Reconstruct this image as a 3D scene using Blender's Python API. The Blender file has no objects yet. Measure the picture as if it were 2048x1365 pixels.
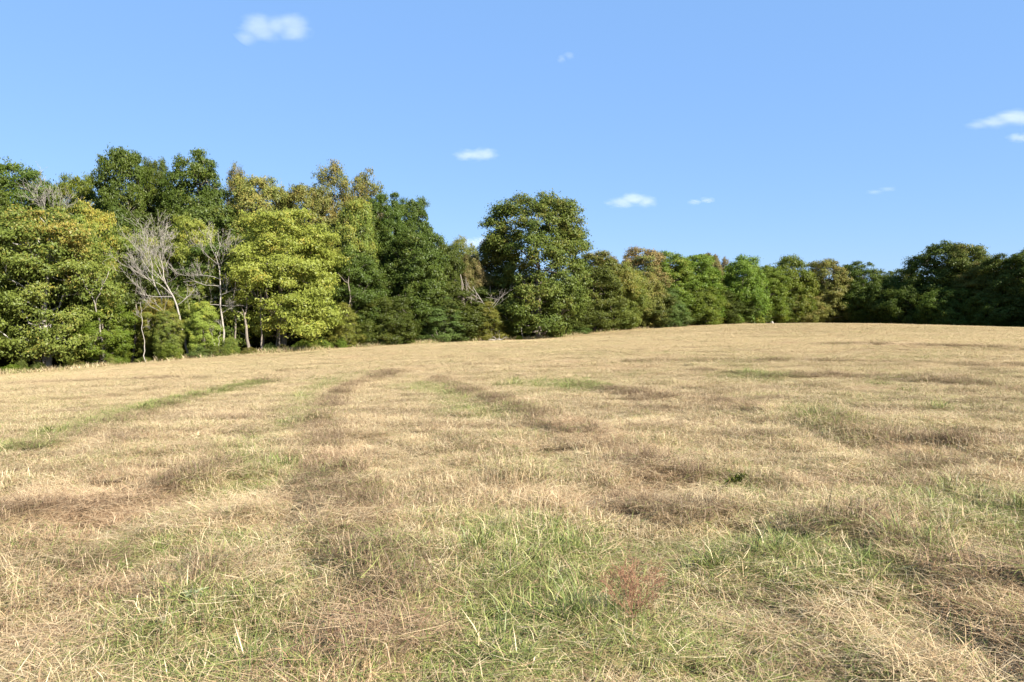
import bpy, math, random
import numpy as np
from mathutils import Vector

# ------------------------------------------------------------------ camera, sky, sun, exposure
SC = bpy.context.scene
COL = SC.collection
F = 1607.0                       # focal length in pixels of the 2048 px wide photograph
HORIZON = 632.0
EYE = 1.65
PITCH = math.atan((682.5 - HORIZON) / F)
cam_d = bpy.data.cameras.new('camera')
cam_d.sensor_width = 36.0
cam_d.lens = 36.0 * F / 2048.0
cam_d.clip_start = 0.05
cam_d.clip_end = 12000
cam = bpy.data.objects.new('camera', cam_d)
COL.objects.link(cam)
cam.location = (0, 0, EYE)
cam.rotation_euler = (math.pi / 2 - PITCH, 0, 0)
SC.camera = cam

SUN_AZ = math.radians(128)       # clockwise from the view direction (+Y): to the right and behind the camera
SUN_EL = math.radians(37)
world = bpy.data.worlds.new('World')
SC.world = world
world.use_nodes = True
wn = world.node_tree.nodes
wl = world.node_tree.links
wn.clear()
sky = wn.new('ShaderNodeTexSky')
sky.sky_type = 'NISHITA'
sky.sun_disc = False
sky.sun_elevation = SUN_EL
sky.sun_rotation = SUN_AZ
sky.altitude = 200
sky.air_density = 1.0
sky.dust_density = 0.25
sky.ozone_density = 2.5
hs = wn.new('ShaderNodeHueSaturation')
hs.inputs['Hue'].default_value = 0.503
hs.inputs['Saturation'].default_value = 1.0
bg = wn.new('ShaderNodeBackground')
bg.inputs['Strength'].default_value = 0.075
wo = wn.new('ShaderNodeOutputWorld')
air = wn.new('ShaderNodeMix')        # an even blue over the whole dome keeps the sky as flat in tone as that clear afternoon
air.data_type = 'RGBA'
air.inputs[0].default_value = 0.75
air.inputs[7].default_value = (1.06, 2.14, 4.20, 1)
wl.new(sky.outputs[0], hs.inputs['Color'])
wl.new(hs.outputs[0], air.inputs[6])
wl.new(air.outputs[2], bg.inputs[0])
wl.new(bg.outputs[0], wo.inputs[0])

sun_d = bpy.data.lights.new('sun', 'SUN')
sun_d.energy = 5.0
sun_d.angle = math.radians(0.5)
sun_d.color = (1.0, 0.94, 0.84)
sun = bpy.data.objects.new('sun', sun_d)
COL.objects.link(sun)
SDIR = Vector((math.sin(SUN_AZ) * math.cos(SUN_EL), math.cos(SUN_AZ) * math.cos(SUN_EL), math.sin(SUN_EL)))
sun.rotation_euler = SDIR.to_track_quat('Z', 'Y').to_euler()
sun.location = SDIR * 100

SC.view_settings.view_transform = 'Standard'
SC.view_settings.look = 'None'
SC.view_settings.exposure = 1.65
SC.view_settings.gamma = 1
SC.view_settings.use_curve_mapping = False
SC.render.engine = 'CYCLES'
cy = SC.cycles
cy.max_bounces = 8
cy.diffuse_bounces = 2
cy.glossy_bounces = 2
cy.transmission_bounces = 4
cy.volume_bounces = 8
cy.transparent_max_bounces = 8
cy.volume_step_rate = 0.4
cy.use_denoising = True
cy.use_adaptive_sampling = False
cy.sample_clamp_indirect = 4

# ------------------------------------------------------------------ helpers
def tag(o, label=None, cat=None, group=None, kind=None):
    if label: o['label'] = label
    if cat: o['category'] = cat
    if group: o['group'] = group
    if kind: o['kind'] = kind
    return o

def link(o, parent=None):
    COL.objects.link(o)
    if parent is not None: o.parent = parent
    return o

def quad_mesh(name, V, Q, rnd=None, mat=None, smooth=False):
    me = bpy.data.meshes.new(name)
    V = np.ascontiguousarray(V, np.float32); Q = np.ascontiguousarray(Q, np.int32)
    n, m, k = len(V), len(Q), Q.shape[1]
    me.vertices.add(n); me.loops.add(m * k); me.polygons.add(m)
    me.vertices.foreach_set('co', V.ravel())
    me.loops.foreach_set('vertex_index', Q.ravel())
    me.polygons.foreach_set('loop_start', np.arange(0, m * k, k, dtype=np.int32))
    if smooth: me.polygons.foreach_set('use_smooth', np.ones(m, bool))
    me.update(calc_edges=True)
    if rnd is not None:
        a = me.attributes.new('rnd', 'FLOAT_COLOR', 'POINT')
        c = np.ones((n, 4), np.float32); c[:, :rnd.shape[1]] = rnd
        a.data.foreach_set('color', c.ravel())
    if mat: me.materials.append(mat)
    return me

def _hash(ix, iy, seed):
    h = (ix.astype(np.int64) * 374761393 + iy.astype(np.int64) * 668265263 + seed * 1442695041) & 0x7fffffff
    h = ((h ^ (h >> 13)) * 1274126177) & 0x7fffffff
    h = ((h ^ (h >> 16)) * 1103515245) & 0x7fffffff
    return ((h >> 7) & 0xffff) / 65535.0

def noise(x, y, s, seed):
    x = np.asarray(x, float) / s; y = np.asarray(y, float) / s
    ix = np.floor(x); iy = np.floor(y)
    fx = x - ix; fy = y - iy
    fx = fx * fx * (3 - 2 * fx); fy = fy * fy * (3 - 2 * fy)
    a = _hash(ix, iy, seed); b = _hash(ix + 1, iy, seed)
    c = _hash(ix, iy + 1, seed); d = _hash(ix + 1, iy + 1, seed)
    return (a * (1 - fx) + b * fx) * (1 - fy) + (c * (1 - fx) + d * fx) * fy

def fbm(x, y, s, seed, oct=3):
    t = 0; w = 0; a = 1.0
    for k in range(oct):
        t = t + a * noise(np.asarray(x) + 17.3 * k, np.asarray(y) - 9.1 * k, s / 2 ** k, seed + k); w += a; a *= 0.55
    return t / w

def sstep(a, b, x):
    t = np.clip((np.asarray(x, float) - a) / (b - a), 0, 1)
    return t * t * (3 - 2 * t)

CP, SP = math.cos(PITCH), math.sin(PITCH)
def ray(px, py):                                    # direction scaled to depth 1 along +Y
    u = (px - 1024) / F; v = (682.5 - py) / F
    dy = CP + v * SP; dz = -SP + v * CP
    return u / dy, dz / dy

# ------------------------------------------------------------------ terrain
# the wood's edge round the field: (azimuth slope x/y, depth in metres)
EDGE = [(-250, 46), (-100, 51), (0, 54), (110, 56), (300, 59), (480, 62), (650, 66), (800, 72), (950, 78), (1080, 83), (1200, 95),
        (1350, 110), (1440, 119), (1500, 126), (1580, 133), (1690, 136), (1800, 130), (1900, 122), (2048, 112), (2200, 96), (2400, 80), (2700, 62)]
EDGE_U = np.array([ray(p, 632)[0] for p, d in EDGE]); EDGE_D = np.array([d for p, d in EDGE], float)
def edge_depth(u): return np.interp(u, EDGE_U, EDGE_D)

CTRL = [(0, 0, 0)]
def ctrl(px, py, d):
    u, w = ray(px, py); CTRL.append((u * d, d, EYE + w * d))
for px, py, d in [(-100, 759, 51), (0, 752, 54), (110, 745, 56), (300, 728, 59), (480, 712, 62), (650, 701, 66), (800, 691, 72),
                  (950, 685, 78), (1080, 679, 83), (1200, 667, 92), (1350, 657.5, 102), (1500, 650.5, 105), (1600, 648, 100),
                  (1700, 649, 95), (1800, 650.5, 90), (1900, 653, 85), (2048, 657, 78), (2250, 664, 66)]:
    ctrl(px, py, d)
for px, d, z in [(1500, 128, 0.25), (1580, 138, -0.2), (1690, 140, -0.7), (1800, 134, -0.9), (1900, 126, -0.9), (2048, 116, -0.9), (2250, 98, -0.8),
                 (1600, 180, -2), (1000, 140, -1.2), (300, 110, -3.6), (0, 100, -4.2), (2300, 150, -2)]:
    u, w = ray(px, 632); CTRL.append((u * d, d, z))
CTRL += [(0, -40, 0.4), (70, -30, 0.5), (-70, -30, -2.6), (-20, 10, -0.55), (20, 10, 0.25), (0, 12, -0.06), (-8, 25, -0.75), (15, 40, 0.1)]
CTRL = np.array(CTRL, float)
def _U(r2): return np.where(r2 > 1e-9, r2 * np.log(np.maximum(r2, 1e-9)), 0)
def _tps():
    n = len(CTRL); P = np.c_[np.ones(n), CTRL[:, :2] / 50]
    d2 = (((CTRL[:, None, :2] - CTRL[None, :, :2]) / 50) ** 2).sum(-1)
    K = _U(d2) + np.eye(n) * 0.002
    A = np.block([[K, P], [P.T, np.zeros((3, 3))]])
    return np.linalg.solve(A, np.r_[CTRL[:, 2], 0, 0, 0])
TW = _tps()
def H0(x, y):
    x = np.asarray(x, float); y = np.asarray(y, float); sh = x.shape
    X = np.c_[x.ravel(), y.ravel()]
    R = np.hypot(X[:, 0], X[:, 1]); k = np.minimum(1, 190 / np.maximum(R, 1e-6))
    Xc = X * k[:, None] / 50
    z = TW[-3] + Xc @ TW[-2:]
    for i in range(len(CTRL)):
        z = z + TW[i] * _U(((Xc - CTRL[i, :2] / 50) ** 2).sum(1))
    f = sstep(150, 320, R)
    return (z * (1 - f) - 4.5 * f).reshape(sh)

def ground_hit(px, py):
    u, w = ray(px, py); d = 1.0
    while d < 140:
        if EYE + w * d < float(H0(u * d, d)): break
        d *= 1.01
    return u * d, d

def polyline(pts):
    return np.array([ground_hit(*p) for p in pts])
def pl_dist(P, x, y):
    best = np.full(x.shape, 1e9)
    for a, b in zip(P[:-1], P[1:]):
        d = b - a; L = max((d * d).sum(), 1e-9)
        t = np.clip(((x - a[0]) * d[0] + (y - a[1]) * d[1]) / L, 0, 1)
        best = np.minimum(best, np.hypot(x - a[0] - t * d[0], y - a[1] - t * d[1]))
    return best

GREEN_LINES = [(polyline(p), w, s) for p, w, s in [
    ([(-60, 915), (40, 903), (110, 872), (215, 842), (300, 815), (420, 790), (520, 770)], 0.5, .6),
    ([(470, 985), (503, 900), (530, 868), (595, 848), (613, 790), (680, 758), (760, 742)], 0.45, .38),
    ([(842, 770), (892, 790), (965, 818), (1010, 835)], 0.7, .45),
    ([(1085, 766), (1130, 774), (1180, 780)], 0.9, .6),
    ([(1500, 757), (1526, 761), (1550, 764)], 0.9, .5),
    ([(1590, 820), (1678, 866), (1720, 880)], 0.5, .35)]]
ROW_LINES = [(polyline(p), w, s) for p, w, s in [
    ([(60, 905), (114, 887), (256, 842), (348, 808), (440, 785), (540, 764)], 0.30, .9),
    ([(770, 1330), (790, 1200), (725, 1085), (690, 1000), (652, 935), (646, 880), (641, 831), (690, 780), (790, 745)], 0.30, .85),
    ([(880, 762), (938, 786), (1020, 818), (1075, 840), (1135, 864), (1194, 891), (1250, 905), (1277, 937), (1341, 960), (1400, 966)], 0.33, 1.0),
    ([(1640, 1075), (1760, 1085), (1900, 1160), (2080, 1205)], 0.26, .9),
    ([(1150, 770), (1180, 777), (1295, 797), (1400, 803), (1531, 827), (1623, 829), (1678, 864), (1806, 886), (1897, 898), (2100, 910)], 0.40, 1.0),
    ([(1400, 745), (1540, 760), (1668, 756), (1806, 760), (2100, 790)], 0.5, .8),
    ([(1250, 728), (1420, 722), (1700, 726), (2100, 738)], 0.6, .5),
    ([(-80, 1075), (90, 1045), (170, 1025), (260, 1010), (420, 960)], 0.28, .9),
    ([(60, 1215), (160, 1195), (300, 1180), (450, 1185)], 0.2, .7),
    ([(1250, 1010), (1330, 1050), (1420, 1040)], 0.18, .6),
    ([(0, 770), (250, 762), (420, 757)], 0.5, .5),
    ([(-40, 812), (160, 800), (330, 778)], 0.4, .4),
    ([(1650, 690), (1850, 694), (2100, 702)], 0.9, .8)]]
def spots(L): return [(*ground_hit(px, py), r, s) for px, py, r, s in L]
HAY_SPOTS = spots([(770, 1290, .42, 1.0), (120, 1040, .7, .7), (720, 1070, .35, .7), (240, 1195, .35, .7), (1640, 965, .5, .6), (1950, 1180, .5, .7),
                   (1760, 1065, .4, .7), (1310, 965, .5, .5), (1190, 885, .5, .4), (560, 1000, .5, .35), (330, 950, .6, .25), (1580, 1260, .3, .5),
                   (820, 1000, .6, .3), (80, 1300, .3, .6), (1120, 1010, .5, .4)])
GREEN_SPOTS = spots([(1020, 1190, .5, .65), (980, 1330, .5, .7), (1980, 1040, .7, .6), (1640, 1110, .5, .5), (1850, 1140, .5, .5), (560, 1310, .4, .55),
                     (420, 1120, .5, .25), (180, 1220, .2, .5), (1330, 1320, .4, .3), (1690, 1320, .4, .2), (1080, 1110, .6, .45), (1460, 1090, .6, .4),
                     (1220, 1250, .4, .4), (470, 1240, .25, .6), (1480, 975, .4, .3), (260, 1320, .35, .35), (870, 1240, .2, .5), (1130, 1290, .5, .5)])
BARE_SPOT = ground_hit(770, 1300)

def fields(x, y):
    """how green, how covered in cut hay, how tall the sward is at each place"""
    d = np.hypot(x, y)
    rag = fbm(x, y, 1.1, 31) - .5
    g = 0.10 + 0.28 * (fbm(x, y, 5.0, 11) - .5) + 0.40 * (fbm(x, y, 0.9, 12) - .5) + 0.04 * sstep(12, 3, d) + 0.07 * sstep(-6, 9, x) * sstep(60, 10, d)
    h = 0.05 + 0.24 * sstep(18, 6, d) * (fbm(x, y, 1.2, 23) * 2 - .4) + 2.0 * np.maximum(fbm(x, y, .9, 21) - .58, 0) + 0.12 * sstep(0, -5, x) * sstep(22, 4, d)
    t = 0.85 + 0.6 * (fbm(x, y, 2.6, 41) - .5) + (.8 + .8 * sstep(18, 7, d)) * (fbm(x, y, .6, 43, 2) - .5) + 0.30 * sstep(0, 6, x) * sstep(18, 4, d)
    for P, w, s in GREEN_LINES:
        k = np.exp(-((pl_dist(P, x, y) + rag * w * 1.2) / w) ** 2); k = k * (0.75 + .5 * noise(x, y, 1.7, 77))
        g = g + s * np.minimum(k, 1.1); h = h * (1 - .6 * np.minimum(k, 1))
    for P, w, s in ROW_LINES:
        k = np.exp(-((pl_dist(P, x, y) + rag * w * 1.5) / w) ** 2) * (0.3 + 1.2 * noise(x, y, 1.3, 78))
        h = h + .20 * s * k; g = g - .10 * s * k; t = t + .30 * s * k
    for sx, sy, r, s in HAY_SPOTS:
        k = np.exp(-((np.hypot(x - sx, y - sy) + rag * r * 1.6) / (r * .8)) ** 2)
        h = h + .7 * s * k; g = g - .35 * s * k; t = t - .35 * s * k
    for sx, sy, r, s in GREEN_SPOTS:
        k = np.exp(-((np.hypot(x - sx, y - sy) + rag * r * 1.3) / r) ** 2)
        g = g + .75 * s * k; h = h - .4 * s * k; t = t + .35 * s * k
    return np.clip(g, 0.02, .62), np.clip(h, 0, 1), np.clip(t, .28, 1.8)

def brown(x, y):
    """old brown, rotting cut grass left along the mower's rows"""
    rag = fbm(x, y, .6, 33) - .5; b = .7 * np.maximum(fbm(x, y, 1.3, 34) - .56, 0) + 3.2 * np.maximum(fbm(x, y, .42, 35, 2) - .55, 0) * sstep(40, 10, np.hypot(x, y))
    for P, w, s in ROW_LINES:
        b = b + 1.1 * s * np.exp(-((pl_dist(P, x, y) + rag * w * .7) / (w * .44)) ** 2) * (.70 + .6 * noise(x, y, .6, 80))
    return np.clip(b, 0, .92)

def H(x, y):
    x = np.asarray(x, float); y = np.asarray(y, float)
    z = H0(x, y)
    d = np.hypot(x, y); near = sstep(70, 20, d)
    z = z + near * ((.07 + .08 * sstep(14, 6, d)) * (fbm(x, y, 1.5, 51) - .5) + (.14 + .16 * sstep(16, 6, d)) * (fbm(x, y, 0.45, 52, 2) - .5))
    z = z + sstep(160, 60, d) * 0.07 * (fbm(x, y, 7, 53) - .5)
    m = d < 60
    if m.any():
        b = np.zeros_like(z)
        for P, w, s in ROW_LINES:
            b[m] += s * (0.10 + .03 * sstep(12, 5, d[m])) * np.exp(-(pl_dist(P, x[m], y[m]) / (w * .75)) ** 2) * (0.3 + 1.3 * noise(x[m], y[m], 0.6, 79))
        z = z + b
    return z
def Hs(x, y): return float(H(np.array([x]), np.array([y]))[0])

# ------------------------------------------------------------------ materials
def nodes_of(name):
    m = bpy.data.materials.new(name); m.use_nodes = True
    nt = m.node_tree; nt.nodes.clear()
    return m, nt, nt.nodes.new('ShaderNodeOutputMaterial')
def N(nt, t, **kw):
    n = nt.nodes.new(t)
    for k, v in kw.items(): setattr(n, k, v)
    return n
def ramp(nt, fac, stops, interp='LINEAR'):
    r = N(nt, 'ShaderNodeValToRGB'); r.color_ramp.interpolation = interp
    el = r.color_ramp.elements
    while len(el) < len(stops): el.new(0.5)
    for e, (p, c) in zip(el, stops): e.position = p; e.color = (*c, 1)
    nt.links.new(fac, r.inputs[0]); return r.outputs[0]
def math_(nt, op, a, b=None, c=None):
    n = N(nt, 'ShaderNodeMath', operation=op)
    for i, v in enumerate((a, b, c)):
        if v is None: continue
        if isinstance(v, (int, float)): n.inputs[i].default_value = v
        else: nt.links.new(v, n.inputs[i])
    return n.outputs[0]
def mixc(nt, fac, a, b, mode='MIX'):
    n = N(nt, 'ShaderNodeMix', data_type='RGBA', blend_type=mode)
    for i, v in ((0, fac), (6, a), (7, b)):
        if isinstance(v, (int, float)): n.inputs[i].default_value = v
        elif isinstance(v, tuple): n.inputs[i].default_value = (*v, 1)
        else: nt.links.new(v, n.inputs[i])
    return n.outputs[2]
def foliage_shader(nt, out, col, trans, gloss, rough=.45, tcol=None):
    d = N(nt, 'ShaderNodeBsdfDiffuse'); t = N(nt, 'ShaderNodeBsdfTranslucent'); g = N(nt, 'ShaderNodeBsdfGlossy')
    g.inputs['Roughness'].default_value = rough; g.inputs['Color'].default_value = (1, 1, 1, 1)
    nt.links.new(col, d.inputs[0]); nt.links.new(tcol or col, t.inputs[0])
    m = N(nt, 'ShaderNodeMixShader'); m.inputs[0].default_value = trans
    nt.links.new(d.outputs[0], m.inputs[1]); nt.links.new(t.outputs[0], m.inputs[2])
    m2 = N(nt, 'ShaderNodeMixShader'); m2.inputs[0].default_value = gloss
    nt.links.new(m.outputs[0], m2.inputs[1]); nt.links.new(g.outputs[0], m2.inputs[2])
    nt.links.new(m2.outputs[0], out.inputs[0])

def leaf_material(name, ca, cb, cc=None, autumn=0.0, top=0.0, trans=.27, gloss=.010):
    """ca..cb over the clumps, cc for the turned leaves: autumn = share of them, top = how much they keep to the crown's top"""
    m, nt, out = nodes_of(name)
    at = N(nt, 'ShaderNodeAttribute', attribute_name='rnd')
    sp = N(nt, 'ShaderNodeSeparateColor'); nt.links.new(at.outputs['Color'], sp.inputs[0])
    oi = N(nt, 'ShaderNodeObjectInfo')
    tc = N(nt, 'ShaderNodeTexCoord')
    nz = N(nt, 'ShaderNodeTexNoise'); nz.inputs['Scale'].default_value = 0.45; nz.inputs['Detail'].default_value = 2
    nt.links.new(tc.outputs['Object'], nz.inputs['Vector'])
    f = math_(nt, 'ADD', math_(nt, 'MULTIPLY', sp.outputs[0], .45), math_(nt, 'MULTIPLY', sp.outputs[1], .55))
    c = mixc(nt, f, ca, cb)
    if cc:
        k = math_(nt, 'ADD', math_(nt, 'MULTIPLY', nz.outputs['Fac'], 1.3), math_(nt, 'MULTIPLY', sp.outputs[2], top))
        k = math_(nt, 'ADD', k, math_(nt, 'MULTIPLY', sp.outputs[0], .5))
        k = math_(nt, 'ADD', k, math_(nt, 'MULTIPLY', sp.outputs[1], .25))
        mr = N(nt, 'ShaderNodeMapRange', interpolation_type='SMOOTHSTEP')
        c0 = 1.05 + top * .5 + .55 * (0.5 - autumn) * 2
        mr.inputs[1].default_value = c0 - .22; mr.inputs[2].default_value = c0 + .22
        nt.links.new(k, mr.inputs[0])
        c = mixc(nt, mr.outputs[0], c, cc)
    hsv = N(nt, 'ShaderNodeHueSaturation')
    nt.links.new(c, hsv.inputs['Color'])
    nt.links.new(math_(nt, 'ADD', math_(nt, 'MULTIPLY', oi.outputs['Random'], .03), .485), hsv.inputs['Hue'])
    nt.links.new(math_(nt, 'ADD', math_(nt, 'MULTIPLY', oi.outputs['Random'], .24), .72), hsv.inputs['Value'])
    foliage_shader(nt, out, hsv.outputs[0], trans, gloss)
    return m

LM = {
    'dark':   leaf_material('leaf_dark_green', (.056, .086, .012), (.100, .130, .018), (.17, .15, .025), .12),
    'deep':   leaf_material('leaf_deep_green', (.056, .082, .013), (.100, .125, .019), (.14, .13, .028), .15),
    'mid':    leaf_material('leaf_mid_green', (.098, .145, .015), (.155, .200, .024), (.22, .20, .03), .18),
    'oak':    leaf_material('leaf_oak', (.078, .108, .018), (.140, .162, .028), (.19, .155, .036), .20, .25),
    'olive':  leaf_material('leaf_olive', (.145, .160, .034), (.215, .215, .048), (.27, .20, .055), .28, .35),
    'lime':   leaf_material('leaf_yellow_green', (.218, .270, .042), (.335, .380, .066), (.46, .39, .065), .22, .1, .4),
    'limeg':  leaf_material('leaf_lime_green', (.145, .200, .034), (.230, .275, .050), (.33, .30, .055), .28, .3, .4),
    'gold':   leaf_material('leaf_golden', (.130, .180, .032), (.205, .240, .045), (.34, .27, .055), .27, .40, .34),
    'turn':   leaf_material('leaf_turning', (.160, .205, .032), (.250, .265, .045), (.38, .275, .055), .27, .5, .38),
    'brown':  leaf_material('leaf_brown', (.21, .165, .065), (.27, .22, .080), (.15, .165, .035), .48),
    'russet': leaf_material('leaf_russet', (.20, .125, .052), (.25, .175, .065), (.14, .165, .032), .55, -.6),
    'pale':   leaf_material('leaf_pale_green', (.18, .205, .045), (.25, .26, .06), (.32, .26, .06), .25, .4, .4),
    'cedar':  leaf_material('leaf_cedar', (.076, .115, .024), (.125, .160, .036), (.17, .17, .04), .15),
    'cedarg': leaf_material('leaf_cedar_golden', (.12, .135, .020), (.19, .18, .03), (.25, .19, .04), .25),
    'shade':  leaf_material('leaf_far', (.055, .080, .014), (.095, .118, .020), (.14, .13, .025), .15),
}

def bark_material(name, a, b, scale=6.0):
    m, nt, out = nodes_of(name)
    tc = N(nt, 'ShaderNodeTexCoord'); mp = N(nt, 'ShaderNodeMapping'); mp.inputs['Scale'].default_value = (3, 3, .7)
    nt.links.new(tc.outputs['Object'], mp.inputs[0])
    nz = N(nt, 'ShaderNodeTexNoise'); nz.inputs['Scale'].default_value = scale; nz.inputs['Detail'].default_value = 5
    nt.links.new(mp.outputs[0], nz.inputs['Vector'])
    c = ramp(nt, nz.outputs['Fac'], [(.3, a), (.7, b)])
    p = N(nt, 'ShaderNodeBsdfPrincipled'); p.inputs['Roughness'].default_value = .9
    bp = N(nt, 'ShaderNodeBump'); bp.inputs['Strength'].default_value = .6; bp.inputs['Distance'].default_value = .03
    nt.links.new(nz.outputs['Fac'], bp.inputs['Height']); nt.links.new(bp.outputs[0], p.inputs['Normal'])
    nt.links.new(c, p.inputs['Base Color']); nt.links.new(p.outputs[0], out.inputs[0])
    return m
BARK = bark_material('bark_grey_brown', (.10, .08, .06), (.24, .20, .16))
BARKP = bark_material('bark_pale', (.36, .33, .29), (.58, .54, .48))
DEAD = bark_material('dead_wood', (.20, .175, .145), (.38, .34, .29), 9)

def grass_material(name, always_green=False):
    m, nt, out = nodes_of(name)
    at = N(nt, 'ShaderNodeAttribute', attribute_name='rnd')
    sp = N(nt, 'ShaderNodeSeparateColor'); nt.links.new(at.outputs['Color'], sp.inputs[0])
    ti = N(nt, 'ShaderNodeAttribute', attribute_name='tint', attribute_type='INSTANCER')
    bl = math_(nt, 'ADD', .56, math_(nt, 'MULTIPLY', math_(nt, 'SUBTRACT', sp.outputs[1], .56), ti.outputs['Alpha']))
    st = N(nt, 'ShaderNodeSeparateColor'); nt.links.new(ti.outputs['Color'], st.inputs[0])
    ge = N(nt, 'ShaderNodeNewGeometry')
    nz = N(nt, 'ShaderNodeTexNoise'); nz.inputs['Scale'].default_value = 1.1; nz.inputs['Detail'].default_value = 3
    nt.links.new(ge.outputs['Position'], nz.inputs['Vector'])
    dry = ramp(nt, bl, [(0, (.15, .09, .05)), (.16, (.33, .21, .11)), (.36, (.51, .38, .198)), (.68, (.645, .51, .29)), (1, (.73, .615, .39))])
    hay = ramp(nt, bl, [(0, (.20, .11, .06)), (.2, (.38, .225, .125)), (.45, (.54, .35, .20)), (.75, (.64, .45, .26)), (1, (.70, .53, .33))])
    grn = ramp(nt, bl, [(0, (.10, .145, .030)), (.5, (.20, .235, .060)), (1, (.37, .365, .12))])
    c = mixc(nt, st.outputs[1], dry, hay)
    old_and_shade = ramp(nt, bl, [(0, (.07, .042, .024)), (.5, (.20, .13, .072)), (1, (.38, .275, .16))])  # brown of rotted grass and of the rows' shadow, put into the blade colour
    c = mixc(nt, st.outputs[2], c, old_and_shade)
    gsel = math_(nt, 'ADD', st.outputs[0], math_(nt, 'MULTIPLY', math_(nt, 'SUBTRACT', nz.outputs['Fac'], .5), .35))
    isg = math_(nt, 'LESS_THAN', sp.outputs[0], gsel)
    if always_green: isg = math_(nt, 'LESS_THAN', sp.outputs[0], .95)
    c = mixc(nt, isg, c, grn)
    hsv = N(nt, 'ShaderNodeHueSaturation'); nt.links.new(c, hsv.inputs['Color'])
    nt.links.new(math_(nt, 'ADD', math_(nt, 'MULTIPLY', nz.outputs['Fac'], .5), .58), hsv.inputs['Value'])
    foliage_shader(nt, out, hsv.outputs[0], .17, .02, .5)
    return m
GRASS = grass_material('grass_blades')
GREENB = grass_material('green_blades', True)

def ground_material():
    m, nt, out = nodes_of('field_soil_and_thatch')
    at = N(nt, 'ShaderNodeAttribute', attribute_name='rnd')
    sp = N(nt, 'ShaderNodeSeparateColor'); nt.links.new(at.outputs['Color'], sp.inputs[0])
    ge = N(nt, 'ShaderNodeNewGeometry')
    n1 = N(nt, 'ShaderNodeTexNoise'); n1.inputs['Scale'].default_value = 9; n1.inputs['Detail'].default_value = 6
    n2 = N(nt, 'ShaderNodeTexNoise'); n2.inputs['Scale'].default_value = 60; n2.inputs['Detail'].default_value = 4
    for n in (n1, n2): nt.links.new(ge.outputs['Position'], n.inputs['Vector'])
    f = math_(nt, 'ADD', math_(nt, 'MULTIPLY', n1.outputs['Fac'], .5), math_(nt, 'MULTIPLY', n2.outputs['Fac'], .5))
    th = ramp(nt, f, [(.3, (.09, .06, .035)), (.5, (.18, .125, .07)), (.7, (.32, .235, .13))])
    gr = ramp(nt, f, [(.3, (.09, .11, .03)), (.7, (.20, .21, .06))])
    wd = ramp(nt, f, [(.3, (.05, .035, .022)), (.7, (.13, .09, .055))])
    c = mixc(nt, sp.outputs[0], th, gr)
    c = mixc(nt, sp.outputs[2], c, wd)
    p = N(nt, 'ShaderNodeBsdfDiffuse'); nt.links.new(c, p.inputs[0])
    bp = N(nt, 'ShaderNodeBump'); bp.inputs['Strength'].default_value = .8; bp.inputs['Distance'].default_value = .04
    nt.links.new(f, bp.inputs['Height']); nt.links.new(bp.outputs[0], p.inputs['Normal'])
    nt.links.new(p.outputs[0], out.inputs[0])
    return m

# ------------------------------------------------------------------ ground sheet
def build_ground():
    nr, na = 270, 540
    r = np.r_[0.0, 0.4 * (4000 / .4) ** (np.arange(nr) / (nr - 1))]
    a = np.linspace(0, 2 * math.pi, na, endpoint=False)
    R, A = np.meshgrid(r[1:], a, indexing='ij')
    x = (R * np.cos(A)).ravel(); y = (R * np.sin(A)).ravel()
    z = H(x, y)
    V = np.r_[np.c_[x, y, z], [[0, 0, Hs(0, 0)]]]
    i, j = np.meshgrid(np.arange(nr - 1), np.arange(na), indexing='ij')
    j2 = (j + 1) % na
    Q = np.stack([i * na + j, (i + 1) * na + j, (i + 1) * na + j2, i * na + j2], -1).reshape(-1, 4)
    g, h, t = fields(x, y)
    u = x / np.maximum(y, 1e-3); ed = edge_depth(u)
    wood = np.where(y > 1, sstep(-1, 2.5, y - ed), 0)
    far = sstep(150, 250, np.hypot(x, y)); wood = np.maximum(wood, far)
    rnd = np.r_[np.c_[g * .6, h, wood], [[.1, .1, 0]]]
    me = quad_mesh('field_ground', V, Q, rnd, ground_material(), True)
    o = link(bpy.data.objects.new('ground', me)); tag(o, kind='structure')
build_ground()

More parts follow.
